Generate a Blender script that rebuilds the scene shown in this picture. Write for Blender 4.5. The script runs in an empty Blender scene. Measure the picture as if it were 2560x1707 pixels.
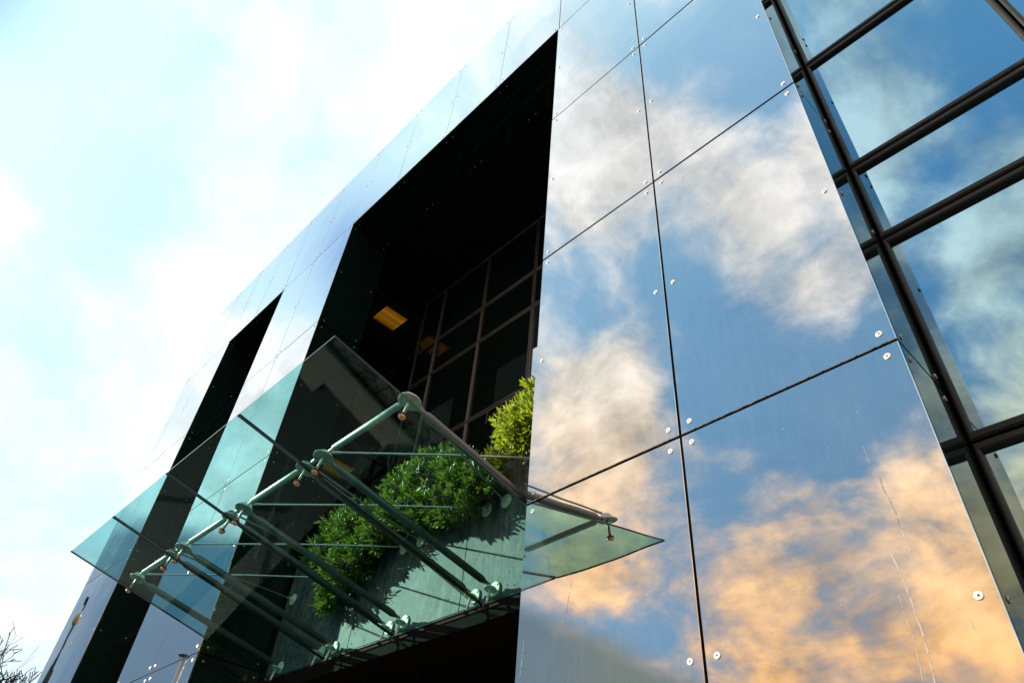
import bpy, bmesh, math, random
from mathutils import Vector, Matrix
random.seed(7)
SC = bpy.context.scene
COL = SC.collection
S = 3.2                                   # metres per survey unit (distance camera - facade)
R = [[0.69625728, 0.71402625, 0.07343234], [-0.4466988, 0.51110244, -0.73432586], [-0.56185939, 0.47847759, 0.67481347]]
FPX = 1761.26
GZ = -1.65                                # ground level, camera at the origin

def ray(px, py):                          # photograph pixel (2560 wide) -> direction in the world
    a = ((px - 1280) / FPX, (py - 853.5) / FPX, 1.0)
    return Vector([sum(R[i][j] * a[i] for i in range(3)) for j in range(3)])
def onwall(px, py, y=1.0):                # a mark surveyed on a wall plane
    d = ray(px, py); return d * (y / d.y)

# ------------------------------------------------------------------ materials
def mat(name):
    m = bpy.data.materials.new(name); m.use_nodes = True
    nt = m.node_tree; return m, nt, nt.nodes['Principled BSDF']
def setp(b, **k):
    names = dict(base='Base Color', rough='Roughness', metal='Metallic', ior='IOR', spec='Specular IOR Level', tint='Specular Tint', emit='Emission Color', es='Emission Strength', coat='Coat Weight')
    for a, v in k.items():
        s = b.inputs[names[a]]
        s.default_value = (*v, 1) if isinstance(v, tuple) and len(v) == 3 else v
def N(nt, t, **k):
    n = nt.nodes.new(t)
    for a, v in k.items(): setattr(n, a, v)
    return n
def L(nt, a, b): nt.links.new(a, b)
def noise(nt, scale, detail=4, rough=.55, vec=None, dist=0):
    n = N(nt, 'ShaderNodeTexNoise'); n.inputs['Scale'].default_value = scale
    n.inputs['Detail'].default_value = detail; n.inputs['Roughness'].default_value = rough; n.inputs['Distortion'].default_value = dist
    if vec is not None: L(nt, vec, n.inputs['Vector'])
    return n
def ramp(nt, src, stops):
    r = N(nt, 'ShaderNodeValToRGB'); e = r.color_ramp.elements
    while len(e) < len(stops): e.new(.5)
    for el, (p, c) in zip(e, stops): el.position = p; el.color = (*c, 1)
    L(nt, src, r.inputs['Fac']); return r
def bump(nt, b, src, strength, dist=.01):
    n = N(nt, 'ShaderNodeBump'); n.inputs['Strength'].default_value = strength; n.inputs['Distance'].default_value = dist
    L(nt, src, n.inputs['Height']); L(nt, n.outputs['Normal'], b.inputs['Normal'])
def objco(nt, scale=(1, 1, 1)):
    t = N(nt, 'ShaderNodeTexCoord'); mp = N(nt, 'ShaderNodeMapping'); mp.inputs['Scale'].default_value = scale
    L(nt, t.outputs['Object'], mp.inputs['Vector']); return mp.outputs['Vector']

def plain(name, base, rough=.5, metal=0, var=0, vscale=8, **k):
    m, nt, b = mat(name); setp(b, base=base, rough=rough, metal=metal, **k)
    if var:
        n = noise(nt, vscale, 5, .6, objco(nt))
        r = ramp(nt, n.outputs['Fac'], [(.3, tuple(c * (1 - var) for c in base)), (.7, tuple(min(1, c * (1 + var)) for c in base))])
        L(nt, r.outputs['Color'], b.inputs['Base Color'])
        rr = ramp(nt, n.outputs['Fac'], [(.3, (rough * .8,) * 3), (.7, (min(1, rough * 1.25),) * 3)]); L(nt, rr.outputs['Color'], b.inputs['Roughness'])
    return m

def mirror_glass(name, base, ior, tint, wav=.012):
    m, nt, b = mat(name); setp(b, base=base, rough=.012, ior=ior)
    b.inputs['Specular Tint'].default_value = (*tint, 1)
    v = objco(nt)
    n = noise(nt, .9, 1.5, .5, v)
    bump(nt, b, n.outputs['Fac'], wav, .25)
    d = noise(nt, 5, 8, .7, objco(nt, (2.2, 2.2, .35)))       # faint dust film and rain marks
    r = ramp(nt, d.outputs['Fac'], [(.45, (.008,) * 3), (.8, (.05,) * 3)]); L(nt, r.outputs['Color'], b.inputs['Roughness'])
    return m
def coated_glass(name, f0):
    m = bpy.data.materials.new(name); m.use_nodes = True; nt = m.node_tree; nt.nodes.clear()
    o = N(nt, 'ShaderNodeOutputMaterial'); lw = N(nt, 'ShaderNodeLayerWeight'); lw.inputs['Blend'].default_value = .5
    p = N(nt, 'ShaderNodeMath', operation='POWER'); L(nt, lw.outputs['Facing'], p.inputs[0]); p.inputs[1].default_value = 2.6
    q = N(nt, 'ShaderNodeMath', operation='MULTIPLY_ADD'); L(nt, p.outputs[0], q.inputs[0]); q.inputs[1].default_value = .87 - f0; q.inputs[2].default_value = f0
    v = objco(nt)
    g = N(nt, 'ShaderNodeBsdfGlossy'); g.inputs['Color'].default_value = (1, 1, 1, 1)
    n = noise(nt, .9, 1.5, .5, v)
    bp = N(nt, 'ShaderNodeBump'); bp.inputs['Strength'].default_value = .022; bp.inputs['Distance'].default_value = .25; L(nt, n.outputs['Fac'], bp.inputs['Height']); L(nt, bp.outputs['Normal'], g.inputs['Normal'])
    d = noise(nt, 5, 8, .7, objco(nt, (2.2, 2.2, .35)))
    r = ramp(nt, d.outputs['Fac'], [(.45, (.006,) * 3), (.8, (.05,) * 3)]); L(nt, r.outputs['Color'], g.inputs['Roughness'])
    k = N(nt, 'ShaderNodeBsdfDiffuse'); d2 = noise(nt, 7, 9, .75, objco(nt, (3, 3, .5)))
    r2 = ramp(nt, d2.outputs['Fac'], [(.45, (.006, .012, .012)), (.75, (.05, .055, .05))]); L(nt, r2.outputs['Color'], k.inputs['Color'])
    ms = N(nt, 'ShaderNodeMixShader'); L(nt, q.outputs[0], ms.inputs[0]); L(nt, k.outputs[0], ms.inputs[1]); L(nt, g.outputs[0], ms.inputs[2]); L(nt, ms.outputs[0], o.inputs['Surface']); return m
M = {}
M['facade'] = coated_glass('facade_black_glass', .52)
M['reveal'] = mirror_glass('reveal_black_glass', (.004, .012, .009), 1.5, (.8, 1, .92))
M['pane'] = mirror_glass('window_blue_glass', (.006, .016, .022), 6.0, (.50, .79, .95), .008)
M['darkpane'] = mirror_glass('recess_dark_glass', (.004, .010, .008), 1.42, (.9, 1, .98), .006)
M['groove'] = plain('groove_black', (.010, .010, .010), .8, spec=.1)
M['frame'] = plain('bronze_anodised', (.018, .018, .0175), .5, .15, .15, 3, spec=.3)
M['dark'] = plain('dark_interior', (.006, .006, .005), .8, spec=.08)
M['ceil'] = plain('interior_ceiling', (.30, .26, .2), .8)
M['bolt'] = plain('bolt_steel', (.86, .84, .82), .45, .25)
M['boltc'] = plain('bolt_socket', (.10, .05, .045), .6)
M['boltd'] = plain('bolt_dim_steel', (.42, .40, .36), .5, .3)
M['steel'] = plain('brushed_steel', (.50, .47, .40), .33, .75, .12, 14)
M['steel2'] = plain('satin_tube', (.15, .14, .12), .34, .6, .12, 10)
M['plate'] = plain('cream_plate', (.82, .79, .60), .5, 0, .08, 20)
M['copper'] = plain('copper_button', (.62, .36, .23), .42, .55)
M['rubber'] = plain('black_rubber', (.012, .012, .012), .7)
M['bark'] = plain('bark', (.055, .042, .038), .9, 0, .3, 20)
M['bark2'] = plain('pale_bark', (.17, .15, .15), .9, 0, .3, 20)
M['soil'] = plain('soil', (.05, .035, .025), .95)
M['post'] = plain('post_dark_metal', (.020, .019, .019), .8, 0, spec=.1)
M['amber'] = plain('amber_bulb', (.6, .32, .12), .3)
M['galv'] = plain('galvanised', (.50, .47, .42), .4, .7, .15, 9)
M['stain'] = plain('white_streak', (.44, .42, .39), .8)
M['stem'] = plain('green_stem', (.10, .13, .04), .7)
M['flower'] = plain('magenta_petals', (.55, .05, .26), .6)
M['brick'] = plain('brick_wall', (.30, .14, .09), .85, 0, .3, 12)
M['tile'] = plain('roof_tile', (.22, .09, .06), .8, 0, .3, 9)

def canopy_glass(name, tint, refl=.045):
    m = bpy.data.materials.new(name); m.use_nodes = True; nt = m.node_tree; nt.nodes.clear()
    o = N(nt, 'ShaderNodeOutputMaterial'); lw = N(nt, 'ShaderNodeLayerWeight'); lw.inputs['Blend'].default_value = .5
    p = N(nt, 'ShaderNodeMath', operation='POWER'); L(nt, lw.outputs['Facing'], p.inputs[0]); p.inputs[1].default_value = 5
    q = N(nt, 'ShaderNodeMath', operation='MULTIPLY_ADD'); L(nt, p.outputs[0], q.inputs[0]); q.inputs[1].default_value = .9; q.inputs[2].default_value = refl
    t = N(nt, 'ShaderNodeBsdfTransparent')
    n = noise(nt, 1.6, 6, .6, objco(nt))
    r = ramp(nt, n.outputs['Fac'], [(.3, tuple(c * .90 for c in tint)), (.7, tint)]); L(nt, r.outputs['Color'], t.inputs['Color'])
    g = N(nt, 'ShaderNodeBsdfGlossy'); g.inputs['Roughness'].default_value = .01; g.inputs['Color'].default_value = (.9, 1, .97, 1)
    d = N(nt, 'ShaderNodeBsdfDiffuse'); d.inputs['Color'].default_value = (.06, .16, .14, 1)
    mx0 = N(nt, 'ShaderNodeMixShader'); L(nt, t.outputs[0], mx0.inputs[1]); L(nt, d.outputs[0], mx0.inputs[2])
    n2 = noise(nt, 40, 6, .7, objco(nt)); r2 = ramp(nt, n2.outputs['Fac'], [(.5, (.0,) * 3), (.9, (.03,) * 3)]); L(nt, r2.outputs['Color'], mx0.inputs[0])
    mx = N(nt, 'ShaderNodeMixShader'); L(nt, q.outputs[0], mx.inputs[0]); L(nt, mx0.outputs[0], mx.inputs[1]); L(nt, g.outputs[0], mx.inputs[2])
    L(nt, mx.outputs[0], o.inputs['Surface']); return m
M['cglass'] = canopy_glass('canopy_green_glass', (.62, .895, .90), .020)
M['cedge'] = plain('glass_edge', (.006, .018, .016), .25)
M['sideglass'] = canopy_glass('side_window_glass', (.55, .62, .55))

def stone_mat():
    m, nt, b = mat('green_slate'); setp(b, rough=.62)
    v = objco(nt, (1, 1, .5))
    n = noise(nt, 13, 9, .68, v, .6); n2 = noise(nt, 2.6, 5, .6, objco(nt)); n3 = noise(nt, 60, 4, .6, v)
    mx = N(nt, 'ShaderNodeMix', data_type='FLOAT'); mx.inputs[0].default_value = .35; L(nt, n.outputs['Fac'], mx.inputs[2]); L(nt, n3.outputs['Fac'], mx.inputs[3])
    r = ramp(nt, mx.outputs[0], [(.39, (.035, .045, .042)), (.46, (.13, .15, .14)), (.53, (.24, .26, .25)), (.62, (.42, .41, .37))])
    r2 = ramp(nt, n2.outputs['Fac'], [(.38, (.32, .41, .50)), (.5, (.47, .49, .50)), (.62, (.70, .63, .47))])
    mm = N(nt, 'ShaderNodeMix', data_type='RGBA', blend_type='MULTIPLY'); mm.inputs[0].default_value = 1
    L(nt, r.outputs['Color'], mm.inputs[6]); L(nt, r2.outputs['Color'], mm.inputs[7])
    nd = noise(nt, 3, 7, .65, objco(nt, (3, 3, .25))); rd = ramp(nt, nd.outputs['Fac'], [(.36, (.38, .42, .40)), (.50, (.80, .82, .82)), (.6, (.92, .92, .90))])
    m3 = N(nt, 'ShaderNodeMix', data_type='RGBA', blend_type='MULTIPLY'); m3.inputs[0].default_value = 1; L(nt, mm.outputs[2], m3.inputs[6]); L(nt, rd.outputs['Color'], m3.inputs[7]); L(nt, m3.outputs[2], b.inputs['Base Color'])
    bump(nt, b, mx.outputs[0], .5, .01); return m
M['stone'] = stone_mat()

def leaf_mat(name, k):
    m = bpy.data.materials.new(name); m.use_nodes = True; nt = m.node_tree; b = nt.nodes['Principled BSDF']
    v = objco(nt); n = noise(nt, 22, 3, .6, v); n2 = noise(nt, 4, 3, .6, v)
    mx = N(nt, 'ShaderNodeMix', data_type='FLOAT'); mx.inputs[0].default_value = .5; L(nt, n.outputs['Fac'], mx.inputs[2]); L(nt, n2.outputs['Fac'], mx.inputs[3])
    r = ramp(nt, mx.outputs[0], [(p_, tuple(c_ * k for c_ in q_)) for p_, q_ in ((.40, (.020, .055, .008)), (.5, (.075, .145, .013)), (.60, (.24, .33, .03)))])
    L(nt, r.outputs['Color'], b.inputs['Base Color']); b.inputs['Roughness'].default_value = .42
    o = nt.nodes['Material Output']; t = N(nt, 'ShaderNodeBsdfTranslucent'); t.inputs['Color'].default_value = (.34 * k, .44 * k, .03, 1)
    ms = N(nt, 'ShaderNodeMixShader'); ms.inputs[0].default_value = .36
    L(nt, b.outputs[0], ms.inputs[1]); L(nt, t.outputs[0], ms.inputs[2]); L(nt, ms.outputs[0], o.inputs['Surface']); return m
M['leaf'] = leaf_mat('leaf_green', .72); M['lime'] = leaf_mat('leaf_lime', 1.45)

def cobble_mat():
    m, nt, b = mat('cobbles'); setp(b, rough=.7); v = objco(nt)
    vo = N(nt, 'ShaderNodeTexVoronoi', feature='DISTANCE_TO_EDGE'); vo.inputs['Scale'].default_value = 4.2; L(nt, v, vo.inputs['Vector'])
    vc = N(nt, 'ShaderNodeTexVoronoi'); vc.inputs['Scale'].default_value = 4.2; L(nt, v, vc.inputs['Vector'])
    r = ramp(nt, vo.outputs['Distance'], [(.03, (.02, .02, .018)), (.10, (.30, .25, .21))])
    rc = ramp(nt, vc.outputs['Color'], [(.2, (.65, .65, .68)), (.8, (1.15, 1.05, 1))])
    mm = N(nt, 'ShaderNodeMix', data_type='RGBA', blend_type='MULTIPLY'); mm.inputs[0].default_value = 1
    L(nt, r.outputs['Color'], mm.inputs[6]); L(nt, rc.outputs['Color'], mm.inputs[7]); L(nt, mm.outputs[2], b.inputs['Base Color'])
    bump(nt, b, r.outputs['Color'], 1, .03); return m
M['cobble'] = cobble_mat()
M['asphalt'] = plain('asphalt', (.045, .045, .047), .9, 0, .25, 30)
M['kerb'] = plain('pale_kerb_stone', (.46, .40, .33), .8, 0, .15, 5)

def lamp_mat():
    m, nt, b = mat('amber_diffuser'); setp(b, base=(.3, .2, .05), rough=.5)
    g = N(nt, 'ShaderNodeTexCoord'); sp = N(nt, 'ShaderNodeSeparateXYZ'); L(nt, g.outputs['Generated'], sp.inputs[0])
    a = N(nt, 'ShaderNodeMath', operation='SUBTRACT'); L(nt, sp.outputs[0], a.inputs[0]); a.inputs[1].default_value = .5
    c = N(nt, 'ShaderNodeMath', operation='ABSOLUTE'); L(nt, a.outputs[0], c.inputs[0])
    r = ramp(nt, c.outputs[0], [(.02, (.60, .17, .008)), (.12, (1.25, .50, .06)), (.24, (.75, .24, .012)), (.5, (.32, .085, .004))]); L(nt, r.outputs['Color'], b.inputs['Emission Color'])
    b.inputs['Emission Strength'].default_value = .75; return m
M['lamp'] = lamp_mat()
M['louver'] = plain('lamp_louver', (.16, .08, .015), .4, .6)

# ------------------------------------------------------------------ mesh helpers
class MB:
    def __init__(s): s.bm = bmesh.new(); s.mi = 0
    def face(s, vs):
        f = s.bm.faces.new([s.bm.verts.new(v) for v in vs]); f.material_index = s.mi; return f
    def box(s, a, b):
        x0, y0, z0 = a; x1, y1, z1 = b
        v = [s.bm.verts.new(p) for p in ((x0, y0, z0), (x1, y0, z0), (x1, y1, z0), (x0, y1, z0), (x0, y0, z1), (x1, y0, z1), (x1, y1, z1), (x0, y1, z1))]
        for q in ((0, 1, 5, 4), (1, 2, 6, 5), (2, 3, 7, 6), (3, 0, 4, 7), (4, 5, 6, 7), (3, 2, 1, 0)):
            f = s.bm.faces.new([v[i] for i in q]); f.material_index = s.mi
    def tube(s, pts, rad, n=10, cap=True, smooth=True):
        pts = [Vector(p) for p in pts]; rings = []
        ref = None
        for i, p in enumerate(pts):
            t = (pts[min(i + 1, len(pts) - 1)] - pts[max(i - 1, 0)])
            if t.length < 1e-9: t = Vector((0, 0, 1))
            t.normalize()
            if ref is None or abs(ref.dot(t)) > .95: ref = Vector((0, 0, 1)) if abs(t.z) < .9 else Vector((1, 0, 0))
            u = t.cross(ref).normalized(); w = t.cross(u)
            r = rad[i] if hasattr(rad, '__len__') else rad
            rings.append([s.bm.verts.new(p + (u * math.cos(2 * math.pi * k / n) + w * math.sin(2 * math.pi * k / n)) * r) for k in range(n)])
        for a, b in zip(rings, rings[1:]):
            for k in range(n):
                f = s.bm.faces.new((a[k], a[(k + 1) % n], b[(k + 1) % n], b[k])); f.smooth = smooth; f.material_index = s.mi
        if cap:
            for rg in (rings[0], rings[-1]):
                f = s.bm.faces.new(rg); f.material_index = s.mi
    def disc(s, c, nrm, r, t, n=24):
        c = Vector(c); nrm = Vector(nrm).normalized(); e = min(t * .25, r * .2)
        s.tube([c - nrm * t / 2, c - nrm * (t / 2 - e), c + nrm * (t / 2 - e), c + nrm * t / 2], [r - e, r, r, r - e], n, True, False)
    def build(s, name, mats, parent=None, origin=None):
        bmesh.ops.recalc_face_normals(s.bm, faces=s.bm.faces)
        if origin is not None: bmesh.ops.translate(s.bm, verts=s.bm.verts, vec=-Vector(origin))
        me = bpy.data.meshes.new(name); s.bm.to_mesh(me); s.bm.free()
        for m in (mats if isinstance(mats, (list, tuple)) else [mats]): me.materials.append(m)
        o = bpy.data.objects.new(name, me); COL.objects.link(o)
        if parent is not None:
            o.parent = parent
        if origin is not None:
            o.location = Vector(origin) - (world_loc(parent) if parent is not None else Vector((0, 0, 0)))
        elif parent is not None:
            o.location = -world_loc(parent)
        return o
def world_loc(o):
    v = Vector((0, 0, 0))
    while o is not None: v += o.location; o = o.parent
    return v
def tag(o, label=None, cat=None, group=None, kind=None):
    for k, v in (('label', label), ('category', cat), ('group', group), ('kind', kind)):
        if v: o[k] = v
    return o
def empty(name, loc, label, cat, group=None):
    o = bpy.data.objects.new(name, None); COL.objects.link(o); o.location = loc; o.empty_display_size = .3
    return tag(o, label, cat, group)

# ------------------------------------------------------------------ ground
def sheet(name, pts, z, m):
    b = MB(); b.face([(x, y, z) for x, y in pts]); o = b.build(name, m); tag(o, kind='structure'); return o
sheet('ground', [(-500, -500), (500, -500), (500, 500), (-500, 500)], GZ - .012, M['asphalt'])
sheet('cobble_paving', [(-8.9, -7), (6, -7), (6, 6), (-8.2, 6)], GZ - .004, M['cobble'])
b = MB(); b.box((-.30, -7, 0), (.30, 6, .08))
kb = b.build('kerb', M['kerb']); kb.location = (-8.93, 0, GZ - .02); kb.rotation_euler = (0, 0, math.radians(-4)); tag(kb, kind='structure')
b = MB(); b.box((-.25, 1.2, 0), (.25, 1.75, .085)); o = b.build('kerb_drop', M['kerb']); o.location = (-9.2, 0, GZ - .02); tag(o, kind='structure')

# ------------------------------------------------------------------ office building
BLD = empty('office_building', (-8, 6, GZ), 'tall office building clad in mirror-black glass panels with deep square openings and bronze framed windows', 'building')
XR = [-.205, -.635, -1.067]; XL = [-2.772, -3.205, -3.592]; XF = [-4.372, -4.76, -5.115]
XT = [-.205, -.635, -1.060, -1.474, -1.897, -2.324, -2.750, -3.178, -3.60, -4.0, -4.385, -4.765, -5.115]
ZR = [-.515, -.02, .8275, 1.690, 2.532, 3.358, 4.150]
F0 = 1.0 * S
panels = []
def panel(x0, x1, z0, z1, name='glass_panel', m=None):
    g = .0085 if x0 > -1.2 else .005
    b = MB(); xa, xb, za, zb = x0 * S + g, x1 * S - g, z0 * S + g, z1 * S - g
    c = (( xa + xb) / 2, F0, (za + zb) / 2)
    e = .003
    fr = [(xa + e, F0, za + e), (xb - e, F0, za + e), (xb - e, F0, zb - e), (xa + e, F0, zb - e)]
    md = [(xa, F0 + e, za), (xb, F0 + e, za), (xb, F0 + e, zb), (xa, F0 + e, zb)]
    bk = [(x, F0 + .022, z) for x, y, z in md]
    V = [[b.bm.verts.new(p) for p in l] for l in (fr, md, bk)]
    b.bm.faces.new(V[0]); b.bm.faces.new(V[2][::-1])
    for A, B in ((V[0], V[1]), (V[1], V[2])):
        for k in range(4): b.bm.faces.new((A[k], A[(k + 1) % 4], B[(k + 1) % 4], B[k]))
    o = b.build(name, m or M['facade'], BLD, c)
    o.rotation_euler = (random.uniform(-1, 1) * .0014, 0, random.uniform(-1, 1) * .0014)
    panels.append((o, x0, x1, z0, z1)); return o
for X in (XR, XL, XF):
    for xa, xb in zip(X[1:], X):
        for za, zb in zip(ZR[:-1], ZR[1:-1]): panel(xa, xb, za, zb)
for xa, xb in zip(XT[1:], XT): panel(xa, xb, ZR[-2], ZR[-1])
# bolts: 2 caps at each corner pair and one half-way up each upright edge
def bolt_mesh(b, c, n, r=.018):
    c = Vector(c); n = Vector(n)
    b.mi = 0; b.disc(c + n * .003, n, r, .008, 18)
    b.mi = 1; b.disc(c + n * .0072, n, r * .30, .0025, 10); b.mi = 0
want = []
for (o, x0, x1, z0, z1) in panels:
    zm = (z0 + z1) / 2
    zl = [z0 + .025, zm, z1 - .025]
    for x in (x0 + .025, x1 - .025):
        for z in zl: want.append((math.sqrt(x * x + 1 + z * z), o, x, z))
want.sort(key=lambda t: t[0])
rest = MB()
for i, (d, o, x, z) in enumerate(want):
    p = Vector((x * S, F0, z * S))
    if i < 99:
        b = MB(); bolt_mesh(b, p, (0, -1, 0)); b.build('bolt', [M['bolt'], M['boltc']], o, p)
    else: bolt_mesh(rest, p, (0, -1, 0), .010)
# reveals of the two openings
D1 = 1.27
def reveal(name, pts, thick, nrm):
    b = MB(); n = Vector(nrm) * thick
    f = [Vector((x * S, y * S, z * S)) for x, y, z in pts]
    V = [b.bm.verts.new(p) for p in f]; W = [b.bm.verts.new(p - n) for p in f]
    b.bm.faces.new(V); b.bm.faces.new(W[::-1])
    for k in range(4): b.bm.faces.new((V[k], V[(k + 1) % 4], W[(k + 1) % 4], W[k]))
    return b.build(name, M['reveal'], BLD, sum(f, Vector()) / 4)
gg = .0035; y0r = 1.0 + .0075
for xe, sgn, dep in ((XL[0], 1, D1), (XF[0], 1, 1.2), (XR[2], -1, D1), (XL[2], -1, 1.2)):
    for za, zb in zip(ZR[:-2], ZR[1:-1]):
        xx = xe - sgn * .0022
        reveal('reveal_panel', [(xx, y0r, za + gg), (xx, dep - gg, za + gg), (xx, dep - gg, zb - gg), (xx, y0r, zb - gg)], .02, (sgn, 0, 0))
        for yy in (1.03, dep - .03):
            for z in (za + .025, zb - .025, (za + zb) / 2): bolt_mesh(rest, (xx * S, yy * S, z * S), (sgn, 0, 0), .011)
zt = ZR[-2] + .0022
for xs in ((-1.067, -1.474, -1.897, -2.324, -2.772), (-3.592, -4.0, -4.372)):
    dep = D1 if xs[0] > -2 else 1.2
    for xa, xb in zip(xs[1:], xs):
        reveal('soffit_panel', [(xa + gg, y0r, zt), (xb - gg, y0r, zt), (xb - gg, dep - gg, zt), (xa + gg, dep - gg, zt)], .02, (0, 0, -1))
        for x in (xa + .025, xb - .025):
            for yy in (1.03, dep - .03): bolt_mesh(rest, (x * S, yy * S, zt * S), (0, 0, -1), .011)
# right hand return of the big pier
for za, zb in zip(ZR[:-1], ZR[1:]):
    reveal('return_panel', [(-.2072, y0r, za + gg), (-.2072, 1.19, za + gg), (-.2072, 1.19, zb - gg), (-.2072, y0r, zb - gg)], .02, (1, 0, 0))
    for z in (za + .025, zb - .025, (za + zb) / 2):
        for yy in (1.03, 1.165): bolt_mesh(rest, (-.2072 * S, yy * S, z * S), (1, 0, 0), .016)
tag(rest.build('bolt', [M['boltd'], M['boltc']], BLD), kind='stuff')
# dark cores behind the cladding
def core(x0, x1, y0, y1, z0, z1, name='pier_core', m=None):
    b = MB(); b.box((x0 * S, y0 * S, z0 * S), (x1 * S, y1 * S, z1 * S)); return b.build(name, m or M['groove'], BLD)
i_ = .0085
core(-1.067 + i_, -.205 - i_, 1 + i_, 1.192, -.515, 3.36 - .002)
core(-3.592 + i_, -2.772 - i_, 1 + i_, 1.26, -.515, 3.36 - .002)
core(-5.115 + .002, -4.372 - i_, 1 + i_, 1.26, -.515, 3.36 - .002)
core(-5.115 + .002, -.205 - i_, 1 + i_, 1.192, 3.36 + i_, 4.145)
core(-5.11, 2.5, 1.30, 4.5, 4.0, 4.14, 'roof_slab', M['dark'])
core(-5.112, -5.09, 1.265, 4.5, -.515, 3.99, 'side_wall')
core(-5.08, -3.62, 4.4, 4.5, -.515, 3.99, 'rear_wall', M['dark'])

# framed windows ----------------------------------------------------------------
M['frame2'] = plain('recess_frame_bronze', (.105, .096, .088), .42, .3, .12, 3)
def window(x0, x1, z0, z1, Y, pm, fx=.035, fz=.053, gap=.008):
    if Y == YB: fx, fz = .028, .038
    xa, xb, za, zb = x0 * S + gap, x1 * S - gap, z0 * S + gap, z1 * S - gap
    y = Y * S; dp = .11
    c = Vector(((xa + xb) / 2, y, (za + zb) / 2))
    b = MB()
    o1 = [(xa, za), (xb, za), (xb, zb), (xa, zb)]
    lip = .012
    o2 = [(xa + lip, za + lip), (xb - lip, za + lip), (xb - lip, zb - lip), (xa + lip, zb - lip)]
    i1 = [(xa + fx, za + fz), (xb - fx, za + fz), (xb - fx, zb - fz), (xa + fx, zb - fz)]
    i0 = [(x + (lip if x < c.x else -lip) * -1, z + (lip if z < c.z else -lip) * -1) for x, z in i1]
    prof = [(o1, y + dp), (o1, y + .012), (o2, y), (i0, y), (i1, y + .008), (i1, y + .055)]
    V = [[b.bm.verts.new((x, yy, z)) for x, z in l] for l, yy in prof]
    for A, B in zip(V, V[1:]):
        for k in range(4): b.bm.faces.new((A[k], A[(k + 1) % 4], B[(k + 1) % 4], B[k]))
    w = b.build('window_frame', M['frame2'] if Y == YB else M['frame'], BLD, c)
    p = MB(); p.box((xa + fx - .004, y + .036, za + fz - .004), (xb - fx + .004, y + .050, zb - fz + .004))
    q = p.build('window_pane', pm, w, c + Vector((0, .06, 0)))
    q.rotation_euler = (random.uniform(-1, 1) * .003, 0, random.uniform(-1, 1) * .003)
    return w
def grid(Y, xs, zs, pm, back=True):
    for xa, xb in zip(xs, xs[1:]):
        for za, zb in zip(zs, zs[1:]): window(xa, xb, za, zb, Y, M['facade'] if (Y == YB and xa > -1.93 and zb < 2.7) else pm)
    if back: core(xs[0] - .004, xs[-1] + .004, Y + .036, Y + .06, zs[0], zs[-1], 'curtain_wall_back')
YB = 1.755
ZW = [-.535, .195, .730, 1.265, 1.536, 2.065, 2.597, 2.868, 3.40, 3.935]
grid(1.2, [-.215 - .42, -.208, .222, .652, 1.082, 1.512], ZW, M['pane'])
grid(YB, [-3.003, -2.788, -2.358, -1.928, -1.498, -1.068, -.638], [1.25, 1.60, 2.10, 2.65, 2.93, 3.40], M['darkpane'])
grid(1.2, [-4.41, -4.05, -3.55], [-.5, .195, .76, 1.30, 1.57, 2.10, 2.62, 2.90, 3.38], M['darkpane'])
# recess over the entrance: floor, ceiling, right closing wall
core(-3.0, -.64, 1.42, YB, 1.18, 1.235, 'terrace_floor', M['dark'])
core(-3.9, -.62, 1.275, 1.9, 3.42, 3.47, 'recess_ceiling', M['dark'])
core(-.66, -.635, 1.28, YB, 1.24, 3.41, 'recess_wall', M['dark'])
# glass side wall of the recess with the room behind it
for za, zb in ((1.25, 2.07), (2.13, 3.40)):
    b = MB(); b.box((-3.004 * S, 1.29 * S, za * S), (-3.000 * S, (YB - .004) * S, zb * S)); b.build('side_window', M['sideglass'], BLD)
b = MB()
b.box((-3.01 * S, 1.277 * S, 1.24 * S), (-2.995 * S, 1.289 * S, 3.41 * S)); b.box((-3.01 * S, 1.291 * S, 2.075 * S), (-2.995 * S, (YB - .006) * S, 2.125 * S))
b.build('side_window_frame', M['frame'], BLD)
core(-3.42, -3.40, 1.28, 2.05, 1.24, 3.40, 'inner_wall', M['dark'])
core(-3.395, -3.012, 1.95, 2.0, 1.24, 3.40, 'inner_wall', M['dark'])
core(-3.395, -3.012, 1.28, 1.945, 3.225, 3.26, 'room_ceiling', M['ceil'])
core(-3.395, -3.012, 1.28, 1.945, 2.118, 2.124, 'room_ceiling', M['ceil'])
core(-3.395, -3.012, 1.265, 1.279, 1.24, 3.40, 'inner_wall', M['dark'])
# entrance under the stone wall
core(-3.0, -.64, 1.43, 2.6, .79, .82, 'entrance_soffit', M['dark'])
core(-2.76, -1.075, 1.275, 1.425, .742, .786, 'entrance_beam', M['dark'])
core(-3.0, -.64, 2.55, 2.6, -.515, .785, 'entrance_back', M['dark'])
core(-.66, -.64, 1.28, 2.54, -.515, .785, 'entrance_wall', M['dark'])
core(-3.0, -2.98, 1.28, 2.54, -.515, .785, 'entrance_wall', M['dark'])
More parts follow.
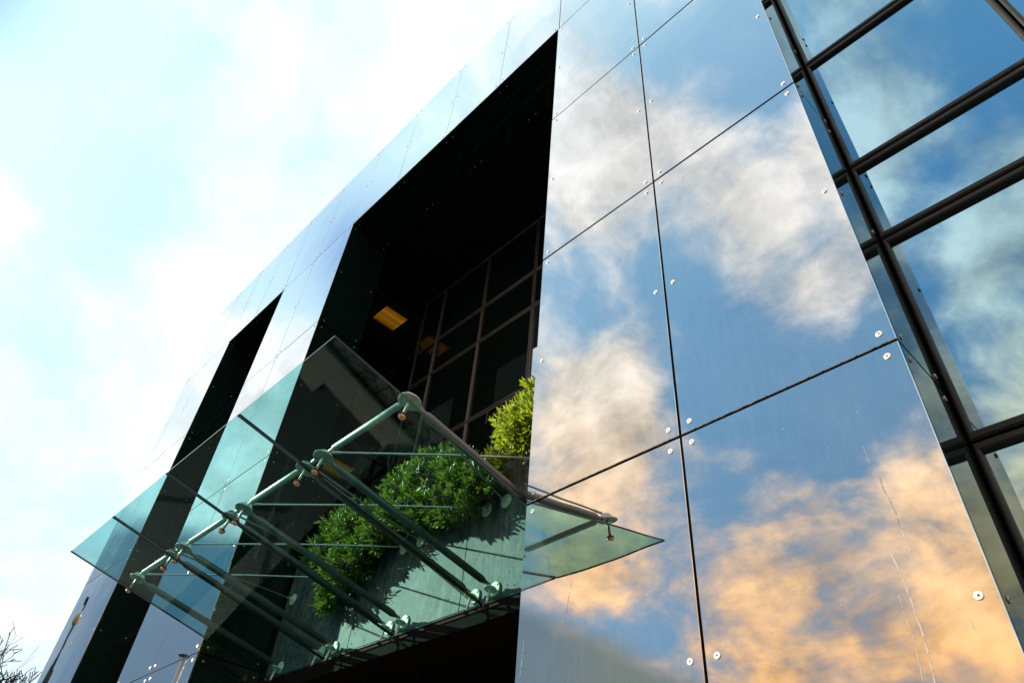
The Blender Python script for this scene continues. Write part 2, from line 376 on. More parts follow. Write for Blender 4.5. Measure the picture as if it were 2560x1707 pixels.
# streaks of dried dirt on the lower right panels
def streak(path, o, s=.3871, org=(1900, 1100), w=(.002, .006)):
    b = MB(); P = []
    for (x0, y0), (x1, y1) in zip(path, path[1:]):
        n = max(2, int(math.hypot(x1 - x0, y1 - y0) / 9))
        for k in range(n): P.append((x0 + (x1 - x0) * k / n + random.uniform(-1.6, 1.6), y0 + (y1 - y0) * k / n))
    prev = None; run = 0
    for x, y in P:
        c = onwall(org[0] + x * s, org[1] + y * s) * S; hw = (hw * .6 + random.uniform(*w) * .4 * random.choice((.2, 1, 1.5))) if prev else random.uniform(*w) * .5
        run -= 1
        if run < -9 and random.random() < .10: prev = None; run = random.randint(0, 2); continue
        a = (c.x - hw / 2, F0 - .0016, c.z); d = (c.x + hw / 2, F0 - .0016, c.z)
        if prev: b.bm.faces.new([b.bm.verts.new(v) for v in (prev[0], prev[1], d, a)])
        prev = (a, d)
    return b.build('dirt_streak', M['stain'], o)
low = [p for p in panels if p[1] == XR[1] and abs(p[3] - ZR[1]) < 1e-6][0][0]
streak([(665, 35), (710, 155)], low, w=(.001, .003))
streak([(770, 235), (800, 320), (850, 410), (885, 490), (895, 540), (930, 610), (985, 735)], low, w=(.002, .006))
streak([(850, 735), (910, 860), (960, 980), (1010, 1130), (1060, 1270), (1100, 1420), (1130, 1560), (1150, 1640)], low, w=(.003, .011))
streak([(895, 985), (940, 1140), (1000, 1300), (1035, 1450), (1060, 1600)], low, w=(.0015, .005))
streak([(930, 930), (1000, 1110), (1040, 1240)], low, w=(.001, .004))
streak([(1355, 1140), (1375, 1200), (1405, 1255)], low, w=(.001, .004))
b = MB()
for k in range(42):
    x, y = random.uniform(1720, 2440), random.uniform(930, 1700)
    if k < 16: x, y = random.gauss(2060, 70), random.gauss(1100, 90)
    c = onwall(x, y) * S
    if not (-.63 * S < c.x < -.215 * S and -.01 * S < c.z < .82 * S): continue
    r = random.uniform(.0007, .0018); h = r * random.choice((1, 1, 3))
    b.face([(c.x - r, F0 - .0016, c.z - h), (c.x + r, F0 - .0016, c.z - h), (c.x + r * .6, F0 - .0016, c.z + h), (c.x - r * .6, F0 - .0016, c.z + h)])
b.build('dirt_speck', M['stain'], low)
lowl = [p for p in panels if p[1] == XR[2] and abs(p[3] - ZR[1]) < 1e-6][0][0]
streak([(490, 0), (465, 130), (440, 280), (425, 400)], lowl, .3061, (1280, 1450), (.001, .003))
streak([(103, 440), (85, 620), (65, 800)], lowl, .3061, (1280, 1450), (.001, .004))

# ------------------------------------------------------------------ stone planter wall
PL = empty('planter_wall', (-1.7 * S, 1.27 * S, .79 * S), 'streaked green-grey stone planter wall above the entrance, behind the canopy', 'stone wall')
for xa, xb in ((-2.745, -2.189), (-2.185, -1.612), (-1.608, -1.051), (-1.047, -.665)):
    b = MB(); b.box((xa * S, 1.27 * S, .795 * S), (xb * S, 1.30 * S, 1.238 * S))
    b.build('stone_slab', M['stone'], PL, ((xa + xb) / 2 * S, 1.27 * S, .8 * S))
b = MB(); b.box((-2.745 * S, 1.302 * S, .83 * S), (-.665 * S, 1.41 * S, 1.20 * S)); b.build('soil', M['soil'], PL)
b = MB()
for k in range(14):
    x, z = random.uniform(-2.2, -1.35), random.uniform(.81, .86)
    b.disc((x * S, 1.27 * S - .001, z * S), (0, 1, 0), random.uniform(.004, .009), .004, 6)
b.build('pit_mark', M['rubber'], PL)

# ------------------------------------------------------------------ ceiling lights
def ceiling_light(x, y, z, label):
    t = empty('ceiling_light', (x * S, y * S, z * S), label, 'ceiling light', 'amber ceiling lights inside the recess')
    w = .27; zz = z * S
    b = MB()
    for a, c in (((-w - .02, -w - .02), (w + .02, -w)), ((-w - .02, w), (w + .02, w + .02)), ((-w - .02, -w), (-w, w)), ((w, -w), (w + .02, w))):
        b.box((x * S + a[0], y * S + a[1], zz - .05), (x * S + c[0], y * S + c[1], zz - .002))
    b.build('light_frame', M['louver'], t)
    b = MB(); b.box((x * S - w, y * S - w, zz - .02), (x * S + w, y * S + w, zz - .004)); b.build('diffuser', M['lamp'], t)
    b = MB()
    for k in range(11):
        yy = y * S - w + (k + 1) * 2 * w / 12
        b.box((x * S - w, yy - .006, zz - .045), (x * S + w, yy + .006, zz - .023))
    for dx in (-.03, .03): b.box((x * S + dx - .008, y * S - w, zz - .050), (x * S + dx + .008, y * S + w, zz - .046))
    b.build('louver', M['louver'], t)
ceiling_light(-3.125, 1.583, 3.222, 'amber lit louvred ceiling light glowing in the upper dark recess')
ceiling_light(-3.27, 1.565, 2.115, 'amber lit louvred ceiling light seen through the green canopy glass')

# ------------------------------------------------------------------ glass canopy
CAN = empty('glass_canopy', (-1.9 * S, 1.25 * S, .79 * S), 'sloping green glass entrance canopy bolted under a steel tube frame', 'canopy')
def gz(y): return .9735 - .2262 * (y - .4335)
yA, yB = .4335, 1.262
seams = [-1.0785, -1.500, -1.913, -2.303, -2.680]
nrm = Vector((0, .2262, 1)).normalized()
for xa, xb in zip(seams[1:], seams):
    g = .0038
    x0, x1 = xa * S + (g * S if xa != seams[-1] else 0), xb * S - (g * S if xb != seams[0] else 0)
    P = [Vector((x0, yA * S, gz(yA) * S)), Vector((x1, yA * S, gz(yA) * S)), Vector((x1, yB * S, gz(yB) * S)), Vector((x0, yB * S, gz(yB) * S))]
    b = MB(); V = [b.bm.verts.new(p - nrm * .009) for p in P]; W = [b.bm.verts.new(p + nrm * .009) for p in P]
    b.bm.faces.new(V[::-1]); b.bm.faces.new(W)
    b.mi = 1
    for k in range(4):
        f = b.bm.faces.new((V[k], V[(k + 1) % 4], W[(k + 1) % 4], W[k])); f.material_index = 1
    b.build('glass_pane', [M['cglass'], M['cedge']], CAN, sum(P, Vector()) / 4)
b = MB()
yd, zd = .659, .9475
yw, zw, zu = 1.27, .822, 1.095
XD = [-1.104, -1.457, -1.541, -1.872, -1.953, -2.268, -2.352, -2.636]
def P3(x, y, z): return Vector((x * S, y * S, z * S))
def taper_tube(a, b_, r, neck, m, name, ln=.09, cut0=.085, cut1=.085):
    a, b_ = Vector(a), Vector(b_); d = (b_ - a); l = d.length; d /= l
    q = MB()
    ts = [cut0, cut0 + .05, cut0 + ln, l - cut1 - ln, l - cut1 - .05, l - cut1]
    q.tube([a + d * t for t in ts], [neck, neck, r, r, neck, neck], 20)
    return q.build(name, m, CAN)
def fork(b, c, d):
    pass
nodes = []
for i, x in enumerate(XD):
    c = P3(x, yd, zd)
    q = MB(); q.disc(c, nrm, .088, .012, 32); node = q.build('node_disc', M['steel'], CAN, c)
    q = MB()                                                          # upright half-round gusset on the disc
    ux = Vector((.35 if i % 2 else -.35, 1, 0)).normalized()
    n_ = 14; rr = .072
    prof = [c + ux * (rr * math.cos(math.pi * k / n_)) + Vector((0, 0, 1)) * (rr * math.sin(math.pi * k / n_)) for k in range(n_ + 1)]
    side = ux.cross(Vector((0, 0, 1))) * .006
    A = [q.bm.verts.new(p + side) for p in prof]; B = [q.bm.verts.new(p - side) for p in prof]
    q.bm.faces.new(A); q.bm.faces.new(B[::-1])
    for k in range(len(prof)): q.bm.faces.new((A[k], A[(k + 1) % len(prof)], B[(k + 1) % len(prof)], B[k]))
    q.build('gusset', M['steel'], node)
    s0 = c - nrm * .004; s1 = c - nrm * .150
    q = MB(); q.tube([s0, s0 - nrm * .01, s0 - nrm * .03, s1], [.018, .018, .012, .012], 14); q.build('bolt_stub', M['steel'], node)
    q = MB(); q.disc(s1 + nrm * .004, nrm, .031, .010, 22); q.build('rubber_washer', M['rubber'], node)
    q = MB(); q.disc(s1 - nrm * .010, nrm, .027, .018, 22); q.mi = 1; q.disc(s1 - nrm * .0195, nrm, .005, .003, 8); q.build('button', [M['copper'], M['rubber']], node)
for k in range(4):                                                    # tubes along the front, one for each pane
    a, c = P3(XD[2 * k], yd, zd + .010), P3(XD[2 * k + 1], yd, zd + .010)
    taper_tube(a, c, .0275, .014, M['steel'], 'cross_tube', .075, .07, .07)
for k in range(3):
    q = MB(); a, c = P3(XD[2 * k + 1], yd, zd + .010), P3(XD[2 * k + 2], yd, zd + .010); d = (c - a).normalized()
    q.tube([a + d * .06, c - d * .06], .012, 12); q.tube([a + d * .1, c - d * .1], .019, 12); q.build('coupling', M['steel'], CAN)
def wall_plate(c, r, face=True, bolts=True):
    q = MB(); q.disc(c + Vector((0, -.008, 0)), (0, 1, 0), r, .016, 32); o = q.build('wall_plate', M['plate'], CAN, c)
    q = MB()
    for dz in (-.45, .45): q.disc(c + Vector((r * .55, -.019, dz * r)), (0, 1, 0), .009, .008, 10)
    q.build('plate_bolt', M['boltd'], o)
    return o
for i, x in enumerate(XD):
    w = P3(x, yw, zw)
    taper_tube(P3(x, yd, zd), w, .034, .017, M['steel2'], 'rafter', .10, .075, .075)
    o = wall_plate(w, .070)
    q = MB(); c = w + Vector((0, -.055, -.018)); q.disc(c, nrm, .062, .010, 26)
    q.build('shelf_disc', M['plate'], o)
    q = MB(); q.tube([c, c - nrm * .16], [.013, .011], 12); q.build('bolt_stub', M['plate'], o)
    q = MB(); q.disc(c - nrm * .165, nrm, .029, .020, 20); q.build('button', M['rubber'], o)
# upper plates and crossed tie rods
XU = [-1.105, -1.441, -1.529, -1.858, -1.953, -2.268, -2.368, -2.690]
for x in XU:
    w = P3(x, yw, zu); o = wall_plate(w, .072)
    q = MB(); q.tube([w + Vector((0, -.015, 0)), w + Vector((0, -.07, 0))], [.020, .014], 14); q.build('rod_socket', M['plate'], o)
for k in range(4):
    r_, l_ = 2 * k, 2 * k + 1
    for n0, n1 in ((l_, r_), (r_, l_)):
        a = P3(XD[n0], yd, zd + .016); c = P3(XU[n1], yw, zu) + Vector((0, -.055, 0))
        dz = 0.012 if n0 == l_ else -.012
        d = (c - a).normalized(); a = a + d * .05
        m_ = (a + c) / 2 + Vector((0, 0, dz))
        q = MB(); q.tube([a, a + d * .06, a + d * .09, m_, c - d * .09, c - d * .06, c], [.012, .012, .009, .009, .009, .012, .012], 12)
        q.build('tie_rod', M['steel'], CAN)

# ------------------------------------------------------------------ shrubs in the planter
def leafmesh(b, p, d, up, ln, w):
    d = d.normalized(); s = d.cross(up)
    if s.length < 1e-3: s = d.cross(Vector((1, 0, 0)))
    s.normalize(); n = s.cross(d)
    pts = [p, p + d * ln * .35 + s * w * .45 + n * .1 * w, p + d * ln * .72 + s * w * .42 - n * .05 * w, p + d * ln - n * .25 * w, p + d * ln * .72 - s * w * .42 - n * .05 * w, p + d * ln * .35 - s * w * .45 + n * .1 * w]
    mid1 = p + d * ln * .35 - n * .08 * w; mid2 = p + d * ln * .72 - n * .18 * w
    v = [b.bm.verts.new(q) for q in pts]; m1, m2 = b.bm.verts.new(mid1), b.bm.verts.new(mid2)
    for q in ((v[0], v[1], m1), (v[1], v[2], m2, m1), (v[2], v[3], m2), (v[0], m1, v[5]), (m1, m2, v[4], v[5]), (m2, v[3], v[4])):
        f = b.bm.faces.new(q); f.smooth = True
def shrub(label, lobes, flowers, dens=1.0, lm='leaf'):
    c0 = lobes[0][0]
    t = empty('shrub', (c0[0] * S, 1.34 * S, 1.2 * S), label, 'shrub', 'shrubs in the planter')
    lf, st, fl = MB(), MB(), MB()
    for (c, rad) in lobes:
        cc = P3(*c); rr = Vector(rad) * S
        n = int(dens * 205 * (rr.x * rr.z + rr.y * rr.z + rr.x * rr.y) / .30)
        for k in range(n):
            u = Vector((random.gauss(0, 1), random.gauss(0, 1), random.gauss(0, 1))).normalized()
            rho = random.uniform(.45, 1.0) ** .5 * (1 + .16 * math.sin(u.x * 7 + c[0] * 31) * math.cos(u.z * 6 + u.y * 5))
            p = cc + Vector((u.x * rr.x, u.y * rr.y, u.z * rr.z)) * rho
            if p.y > 1.70 * S: continue
            if p.y > 1.268 * S and p.z < 1.235 * S: continue
            g = (Vector((u.x, u.y * 1.0, u.z)) + Vector((0, -.25, .45)) + Vector((random.gauss(0, .35), random.gauss(0, .35), random.gauss(0, .3)))).normalized()
            ln = random.uniform(.09, .17)
            q = p - g * ln
            if random.random() < .5: st.tube([q, p], [.0035, .002], 4, False)
            nl = random.randint(7, 11)
            ref = Vector((random.random(), random.random(), random.random()))
            ux = g.cross(ref).normalized(); uy = g.cross(ux)
            for j in range(nl):
                a = j * 2.4 + random.uniform(-.3, .3); f = j / nl
                dirv = (ux * math.cos(a) + uy * math.sin(a)) * (1.0 - .55 * f) + g * (.35 + .9 * f)
                leafmesh(lf, q + (p - q) * (.25 + .75 * f), dirv, g, random.uniform(.055, .10), random.uniform(.020, .030))
    for x, y, z in flowers:
        p = P3(x, y, z); st.tube([p - Vector((0, .0, .16)), p], [.003, .002], 4, False)
        for k in range(9):
            a = k * 2.4; d = Vector((math.cos(a), math.sin(a), random.uniform(-.2, .9)))
            leafmesh(fl, p, d, Vector((0, 0, 1)), random.uniform(.018, .028), .014)
    lf.build('foliage', M[lm], t); st.build('stem', M['stem'], t)
    if flowers: fl.build('flower', M['flower'], t)
    else: fl.bm.free()
shrub('bright yellow-green rounded shrub growing against the big mirror pier', [((-1.20, 1.26, 1.37), (.17, .11, .11)), ((-1.30, 1.23, 1.30), (.16, .10, .09)), ((-1.12, 1.26, 1.41), (.13, .10, .12)), ((-1.20, 1.21, 1.26), (.14, .08, .06))], [(-1.50, 1.2, 1.425), (-1.33, 1.12, 1.30)], 1.35, 'lime')
shrub('wide dark green shrub in the middle of the stone planter', [((-1.80, 1.24, 1.30), (.14, .10, .11)), ((-1.95, 1.25, 1.30), (.13, .10, .12)), ((-1.66, 1.22, 1.23), (.13, .08, .11)), ((-1.49, 1.21, 1.18), (.10, .06, .085)), ((-1.60, 1.20, 1.10), (.09, .05, .06)), ((-2.02, 1.20, 1.16), (.10, .06, .09)), ((-1.84, 1.20, 1.20), (.16, .08, .10)), ((-1.58, 1.22, 1.20), (.09, .06, .09)), ((-1.72, 1.20, 1.14), (.12, .06, .07))], [(-2.06, 1.2, 1.44), (-2.03, 1.22, 1.47), (-1.84, 1.16, 1.42), (-1.66, 1.10, 1.31), (-1.9, 1.1, 1.38)])
shrub('trailing green shrub hanging over the stone wall, farthest from the mirror pier', [((-2.36, 1.26, 1.30), (.14, .10, .10)), ((-2.42, 1.23, 1.20), (.12, .08, .10)), ((-2.24, 1.22, 1.24), (.13, .08, .11)), ((-2.24, 1.21, 1.08), (.12, .07, .11)), ((-2.13, 1.21, 1.12), (.07, .06, .10)), ((-2.30, 1.22, .99), (.06, .05, .06))], [(-2.48, 1.2, 1.35), (-2.3, 1.11, 1.27)], 1.0)

# ------------------------------------------------------------------ bare winter trees beyond the building
def bare_tree(base, h, label, m, seed, twig=1.0, depth=6, spread=.55):
    rnd = random.Random(seed)
    t = empty('bare_tree', base, label, 'tree', 'bare winter trees')
    tr, br = MB(), MB()
    def grow(p, d, ln, r, lev):
        n = 4; pts = [p]; rs = [r]; q = p.copy(); dd = d.copy()
        for k in range(n):
            dd = (dd + Vector((rnd.gauss(0, .13), rnd.gauss(0, .13), rnd.gauss(0, .10) + .03))).normalized()
            q = q + dd * ln / n; pts.append(q.copy()); rs.append(max(.0035 * twig, r * (1 - .42 * (k + 1) / n)))
        (tr if lev == 0 else br).tube(pts, rs, 8 if lev < 2 else 5 if lev < 4 else 3, lev == 0)
        if lev >= depth: return
        kids = rnd.randint(3, 4) if lev < 3 else rnd.randint(2, 4)
        for c in range(kids):
            f = rnd.uniform(.45, 1) if c else 1
            i = min(n, int(f * n)); ax = Vector((rnd.gauss(0, 1), rnd.gauss(0, 1), rnd.gauss(0, .5))).normalized()
            nd = (dd + ax * rnd.uniform(spread * .7, spread * 1.5)).normalized()
            grow(pts[i], nd, ln * rnd.uniform(.58, .82), rs[i] * .68, lev + 1)
    grow(Vector(base), Vector((0, 0, 1)), h * .27, h * .020, 0)
    tr.build('trunk', m, t); br.build('branches', m, t)
bare_tree((-41.5, 7.3, GZ), 17.3, 'dark bare tree with tangled twigs beside the far glass pier', M['bark'], 5, 6.0, 7)
bare_tree((-57, 8.0, GZ), 25.0, 'paler thin bare tree at the very edge of the view', M['bark2'], 11, 4.0)

# ------------------------------------------------------------------ street things mirrored in the cladding
def mirrored(px, py, depth):              # where a thing seen in the facade stands
    d = ray(px, py); p = d * (depth / d.y); return Vector((p.x, 2 - p.y, p.z)) * S
tp = mirrored(218.8, 1491, 1.5)
LP = empty('street_lamp', (tp.x, tp.y, GZ), 'slender dark street lamp with small amber lantern, mirrored in the farthest pier', 'street lamp')
hb = tp.z - .40
b = MB(); b.tube([(tp.x, tp.y, GZ), (tp.x, tp.y, GZ + 1), (tp.x, tp.y, hb - .42)], [.06, .045, .032], 12); b.build('pole', M['post'], LP)
b = MB(); b.tube([(tp.x, tp.y, hb - .42), (tp.x, tp.y, hb - .36), (tp.x, tp.y, hb - .15), (tp.x, tp.y, hb)], [.04, .085, .075, .025], 14); b.build('lantern', M['amber'], LP)
b = MB(); b.tube([(tp.x, tp.y, hb), (tp.x, tp.y, tp.z)], [.03, .018], 10); b.build('finial', M['post'], LP)
tp = mirrored(456, 1645, 2.0)
FL = empty('flue_pipe', (tp.x, tp.y, GZ), 'galvanised flue pipe with flat rain cap, mirrored beside the dark opening', 'flue')
b = MB(); b.tube([(tp.x, tp.y, GZ), (tp.x, tp.y, tp.z - .03)], .085, 20); b.build('pipe', M['galv'], FL)
b = MB(); b.tube([(tp.x, tp.y, tp.z + .06), (tp.x, tp.y, tp.z + .07), (tp.x, tp.y, tp.z + .12)], [.125, .125, .01], 20)
for a in range(3):
    e = Vector((math.cos(a * 2.1), math.sin(a * 2.1), 0)) * .075; b.tube([Vector(tp) + e - Vector((0, 0, .05)), Vector(tp) + e + Vector((0, 0, .065))], .006, 5)
b.build('rain_cap', M['post'], FL)
b = MB(); b.tube([(tp.x, tp.y, tp.z - .86), (tp.x, tp.y, tp.z - .82)], .092, 20); b.tube([(tp.x, tp.y, tp.z - .84), (tp.x - .25, tp.y, tp.z - .84)], .008, 6); b.build('strap', M['post'], FL)
# house behind the camera whose aerial shows at the foot of the facade
ap = mirrored(1822, 1692, 5.0)
HS = empty('brick_house', (ap.x, ap.y - 3, GZ), 'brick house with tiled roof and rooftop aerial facing the glass facade', 'house')
rz = ap.z - .75; hx, hy = 4.5, 3.0; cy = ap.y - 3
b = MB(); b.box((ap.x - hx, cy - hy, GZ), (ap.x + hx, cy + hy, rz - 2.6)); b.build('wall', M['brick'], HS)
b = MB(); e = .4
A = [(ap.x - hx - e, cy - hy - e, rz - 2.6), (ap.x + hx + e, cy - hy - e, rz - 2.6), (ap.x + hx + e, cy + hy + e, rz - 2.6), (ap.x - hx - e, cy + hy + e, rz - 2.6)]
v = [b.bm.verts.new(p) for p in A]; r0, r1 = b.bm.verts.new((ap.x - hx - e, cy, rz)), b.bm.verts.new((ap.x + hx + e, cy, rz))
for q in ((v[0], v[1], r1, r0), (v[2], v[3], r0, r1), (v[0], r0, v[3]), (v[1], v[2], r1), (v[3], v[2], v[1], v[0])): b.bm.faces.new(q)
b.build('roof', M['tile'], HS)
b = MB(); ax, az = ap.x, ap.z
b.tube([(ax, cy, rz - .3), (ax, cy, az)], .022, 6); b.tube([(ax - .55, cy - .2, az - .12), (ax + .55, cy + .2, az - .02)], .014, 5)
for k in range(7):
    q = Vector((ax - .5 + k * .16, cy - .18 + k * .06, az - .11 + k * .014)); b.tube([q - Vector((.08, -.2, 0)), q + Vector((.08, -.2, 0))], .008, 4)
b.build('aerial', M['post'], HS)
for dx in (-3.2, -1.2, 1.2, 3.2):
    b = MB(); b.box((ap.x + dx - .5, cy + hy - .02, GZ + 3.2), (ap.x + dx + .5, cy + hy + .03, GZ + 4.6)); b.build('window', M['darkpane'], HS)

# ------------------------------------------------------------------ sky, clouds and sun
SUN = Vector((-1.9, -1.0, .80)).normalized()
el = math.asin(SUN.z)
W = bpy.data.worlds.new('World'); SC.world = W; W.use_nodes = True
nt = W.node_tree; nt.nodes.clear()
out = N(nt, 'ShaderNodeOutputWorld'); bg = N(nt, 'ShaderNodeBackground'); STR = .15; bg.inputs['Strength'].default_value = STR
L(nt, bg.outputs[0], out.inputs['Surface'])
sky = N(nt, 'ShaderNodeTexSky', sky_type='NISHITA'); sky.sun_disc = False; sky.sun_elevation = el
sky.sun_rotation = math.atan2(SUN.x, SUN.y); sky.altitude = 100; sky.air_density = 1.3; sky.dust_density = .6; sky.ozone_density = 2.2
tc = N(nt, 'ShaderNodeTexCoord'); G = tc.outputs['Generated']
def mth(op, a, b_=None, c=None, clamp=False):
    n = N(nt, 'ShaderNodeMath', operation=op); n.use_clamp = clamp
    for i, v in enumerate((a, b_, c)):
        if v is None: continue
        if isinstance(v, (int, float)): n.inputs[i].default_value = v
        else: L(nt, v, n.inputs[i])
    return n.outputs[0]
sep = N(nt, 'ShaderNodeSeparateXYZ'); L(nt, G, sep.inputs[0])
zc = mth('ADD', mth('MAXIMUM', sep.outputs[2], 0.0), .50)
cmb = N(nt, 'ShaderNodeCombineXYZ'); L(nt, mth('DIVIDE', sep.outputs[0], zc), cmb.inputs[0]); L(nt, mth('DIVIDE', sep.outputs[1], zc), cmb.inputs[1])
P = cmb.outputs[0]
warp = noise(nt, 2.2, 3, .5, P); wv = N(nt, 'ShaderNodeVectorMath', operation='MULTIPLY_ADD'); L(nt, warp.outputs['Color'], wv.inputs[0]); wv.inputs[1].default_value = (.22, .22, .22); L(nt, P, wv.inputs[2])
wo = N(nt, 'ShaderNodeVectorMath', operation='ADD'); L(nt, wv.outputs[0], wo.inputs[0]); wo.inputs[1].default_value = (-.050, -.026, 0)
n3 = noise(nt, 1.1, 3, .5, P)
def heap(vec):
    a = noise(nt, 3.0, 9, .55, vec); b_ = noise(nt, 8.5, 8, .62, vec)
    return a, mth('ADD', mth('MULTIPLY', a.outputs['Fac'], .58), mth('MULTIPLY', b_.outputs['Fac'], .32))
n1, h0 = heap(wv.outputs[0]); _, h1 = heap(wo.outputs[0])
relief = mth('SUBTRACT', h0, h1)
cov = mth('ADD', h0, mth('MULTIPLY', n3.outputs['Fac'], .10))
cov = mth('MULTIPLY_ADD', mth('SUBTRACT', cov, .5), 1.55, .505)
def dirn(px, py, mir):
    d = ray(px * 1.08844, py * 1.08844).normalized(); return Vector((d.x, -d.y, d.z)) if mir else d
def blob(acc, d, deg, w):
    dp = N(nt, 'ShaderNodeVectorMath', operation='DOT_PRODUCT'); L(nt, G, dp.inputs[0]); dp.inputs[1].default_value = d
    p = mth('POWER', mth('MAXIMUM', dp.outputs['Value'], 0.0), 2 / math.radians(deg) ** 2)
    return mth('MULTIPLY_ADD', p, w, acc)
BL = [  # the large cloud masses seen mirrored in the facade and directly, (x, y) in the survey picture
 (1600, 300, 1, 5, .16), (1700, 480, 1, 4.5, .17), (1830, 640, 1, 4.5, .15), (1350, 300, 1, 5, .14), (1950, 420, 1, 4, .10), (1330, 880, 1, 4.5, .20), (1450, 940, 1, 3.5, .14),
 (1310, 1080, 1, 4, .12), (2130, 1150, 1, 4, .20), (1850, 1150, 1, 3, .10), (2080, 1420, 1, 5, .10), (1720, 1300, 1, 3.5, .13), (1750, 1480, 1, 3, .10), (1920, 1350, 1, 3, .12), (2200, 1500, 1, 4, .10), (1380, 1330, 1, 3.5, .12), (2230, 1330, 1, 4, .10), (1950, 1250, 1, 3, .10),
 (1690, 40, 1, 6, -.30), (1480, 100, 1, 4, -.14), (1780, 190, 1, 3.5, -.16), (1340, 660, 1, 4, -.24), (1560, 640, 1, 3, -.10), (1650, 850, 1, 4, -.20), (1980, 900, 1, 4.5, -.20), (1620, 1130, 1, 3, -.08), (1480, 1460, 1, 3, -.08), (1850, 950, 1, 3, -.10), (1580, 700, 1, 3, -.05),
 (2280, 80, 1, 6, -.26), (2150, 420, 1, 3, -.18), (2130, 770, 1, 3, -.20), (2340, 700, 1, 2.5, -.12), (1950, 300, 1, 2.5, .08), (2230, 560, 1, 2, .08), (2300, 950, 1, 2.5, .12),
 (650, 740, 1, 6, .20), (800, 600, 1, 5, -.08), (480, 900, 1, 6, .08), (1000, 300, 1, 6, -.04), (1180, 60, 1, 6, .12), (350, 1350, 1, 6, .06),
 (700, 500, 0, 18, .11), (350, 1000, 0, 10, .06), (1000, 100, 0, 12, .12), (100, 300, 0, 6, -.16), (250, 230, 0, 4, -.06), (0, 0, 0, 6, -.30), (80, 620, 0, 6, -.16), (280, 480, 0, 5, -.14), (60, 900, 0, 5, -.08), (210, 820, 0, 4, -.08), (850, 180, 0, 4, -.08), (120, 1300, 0, 6, .1)]
for x, y, mir, deg, w in BL: cov = blob(cov, dirn(x, y, mir), deg, w * (.85 if mir else .7))
mr = N(nt, 'ShaderNodeMapRange', interpolation_type='SMOOTHSTEP'); mr.inputs['From Min'].default_value = .38; mr.inputs['From Max'].default_value = .66; L(nt, cov, mr.inputs['Value'])
dens = mr.outputs[0]
def rng(src, a, b_, c=0, d=1, smooth=False):
    n = N(nt, 'ShaderNodeMapRange'); n.interpolation_type = 'SMOOTHSTEP' if smooth else 'LINEAR'
    for k_, v_ in zip(('From Min', 'From Max', 'To Min', 'To Max'), (a, b_, c, d)): n.inputs[k_].default_value = v_
    L(nt, src, n.inputs['Value']); return n.outputs[0]
def scl(col, f):
    n = N(nt, 'ShaderNodeVectorMath', operation='SCALE'); L(nt, col, n.inputs[0])
    if isinstance(f, (int, float)): n.inputs['Scale'].default_value = f
    else: L(nt, f, n.inputs['Scale'])
    return n.outputs[0]
def mixc(f, a, b_):
    n = N(nt, 'ShaderNodeMix', data_type='RGBA')
    for k_, v_ in ((0, f), (6, a), (7, b_)):
        if isinstance(v_, (int, float)): n.inputs[k_].default_value = v_
        elif isinstance(v_, tuple): n.inputs[k_].default_value = (*v_, 1)
        else: L(nt, v_, n.inputs[k_])
    return n.outputs[2]
U = .5 / STR                                                           # radiance unit at exposure +1
# clear air: Nishita sky thinned into a paler band of haze away from the sunset side
yb = rng(sep.outputs[1], -.95, .25)
air = ramp(nt, yb, [(0, (.14, .38, .66)), (.25, (.19, .53, .92)), (.46, (.42, .82, 1.18)), (.59, (.98, 1.42, 1.58)), (.80, (.70, 1.02, 1.14)), (1, (.78, 1.04, 1.14))])
air_c = blob(0.0, dirn(-140, -100, 0), 5.0, .9)
air = mixc(.10, mixc(air_c, scl(air.outputs['Color'], U), (.12 * U, .36 * U, .95 * U)), sky.outputs[0])
# cloud colour: orange low on the sunset side, whiter overhead and on the far side
zb = rng(sep.outputs[2], .20, .95)
warm = ramp(nt, zb, [(0, (1.75, .88, .30)), (.15, (1.75, .98, .40)), (.35, (1.70, 1.12, .62)), (.58, (1.48, 1.34, 1.14)), (.85, (1.28, 1.24, 1.18)), (1, (1.15, 1.15, 1.15))])
far = ramp(nt, rng(sep.outputs[1], -.45, .05), [(0, (1.35, 1.45, 1.50)), (.45, (1.45, 1.62, 1.72)), (.75, (1.08, 1.12, 1.16)), (1, (1.02, 1.06, 1.11))])
cl = mixc(rng(sep.outputs[1], -.50, -.15, smooth=True), warm.outputs['Color'], far.outputs['Color'])
sh = mth('ADD', 1.0, mth('MULTIPLY', rng(relief, -.09, .09, -.42, .42), rng(sep.outputs[1], -.35, -.05, 1.0, .08)))
cl = scl(cl, mth('MULTIPLY', sh, U))
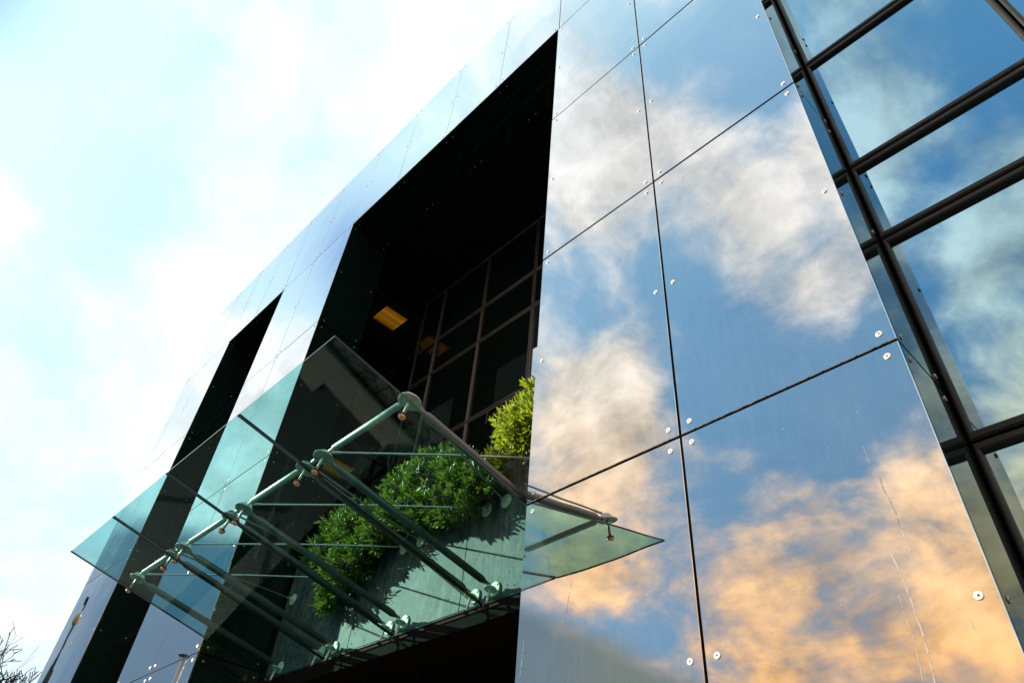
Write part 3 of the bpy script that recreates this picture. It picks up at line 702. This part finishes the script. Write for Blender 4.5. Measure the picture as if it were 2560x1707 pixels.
skyc = mixc(mth('MULTIPLY_ADD', dens, .90, .045), air, cl)
# one smooth grey cloud bank low towards the sun
hl = mth('SQRT', mth('MAXIMUM', mth('SUBTRACT', 1.0, mth('MULTIPLY', sep.outputs[2], sep.outputs[2])), .0001))
azr = math.radians(-115)
da = mth('DIVIDE', mth('ADD', mth('MULTIPLY', sep.outputs[0], math.sin(azr)), mth('MULTIPLY', sep.outputs[1], math.cos(azr))), hl)
ee = mth('ADD', sep.outputs[2], mth('MULTIPLY', mth('SUBTRACT', .914, da), .72))
ee = mth('ADD', ee, mth('MULTIPLY', mth('SUBTRACT', n1.outputs['Fac'], .5), .06))
gm = rng(ee, .365, .325, smooth=True)
gcol = mixc(rng(da, .90, .97), (.33 * U, .39 * U, .37 * U), (.22 * U, .36 * U, .53 * U))
gcol = scl(gcol, rng(n3.outputs['Fac'], .3, .7, .85, 1.2))
gm = mth('MULTIPLY', gm, rng(sep.outputs[1], -.08, -.22, smooth=True))
skyc = mixc(gm, skyc, gcol)
L(nt, skyc, bg.inputs['Color'])

sl = bpy.data.lights.new('sun', 'SUN'); sl.energy = 4; sl.angle = math.radians(.5); sl.color = (1, .86, .66)
so = bpy.data.objects.new('sun', sl); COL.objects.link(so); so.rotation_euler = SUN.to_track_quat('Z', 'Y').to_euler(); so.location = (-20, -20, 20)

# ------------------------------------------------------------------ camera
cam = bpy.data.cameras.new('camera'); co = bpy.data.objects.new('camera', cam); COL.objects.link(co); SC.camera = co
cam.sensor_width = 36; cam.lens = FPX / 2560 * 36; cam.clip_end = 3000; cam.clip_start = .05
X = Vector(R[0]); Y = -Vector(R[1]); Z = -Vector(R[2])
co.matrix_world = Matrix(((X.x, Y.x, Z.x, 0), (X.y, Y.y, Z.y, 0), (X.z, Y.z, Z.z, 0), (0, 0, 0, 1)))
SC.view_settings.view_transform = 'Standard'; SC.view_settings.look = 'None'; SC.view_settings.exposure = 1; SC.view_settings.gamma = 1
SC.cycles.transparent_max_bounces = 24; SC.cycles.max_bounces = 10; SC.cycles.glossy_bounces = 6
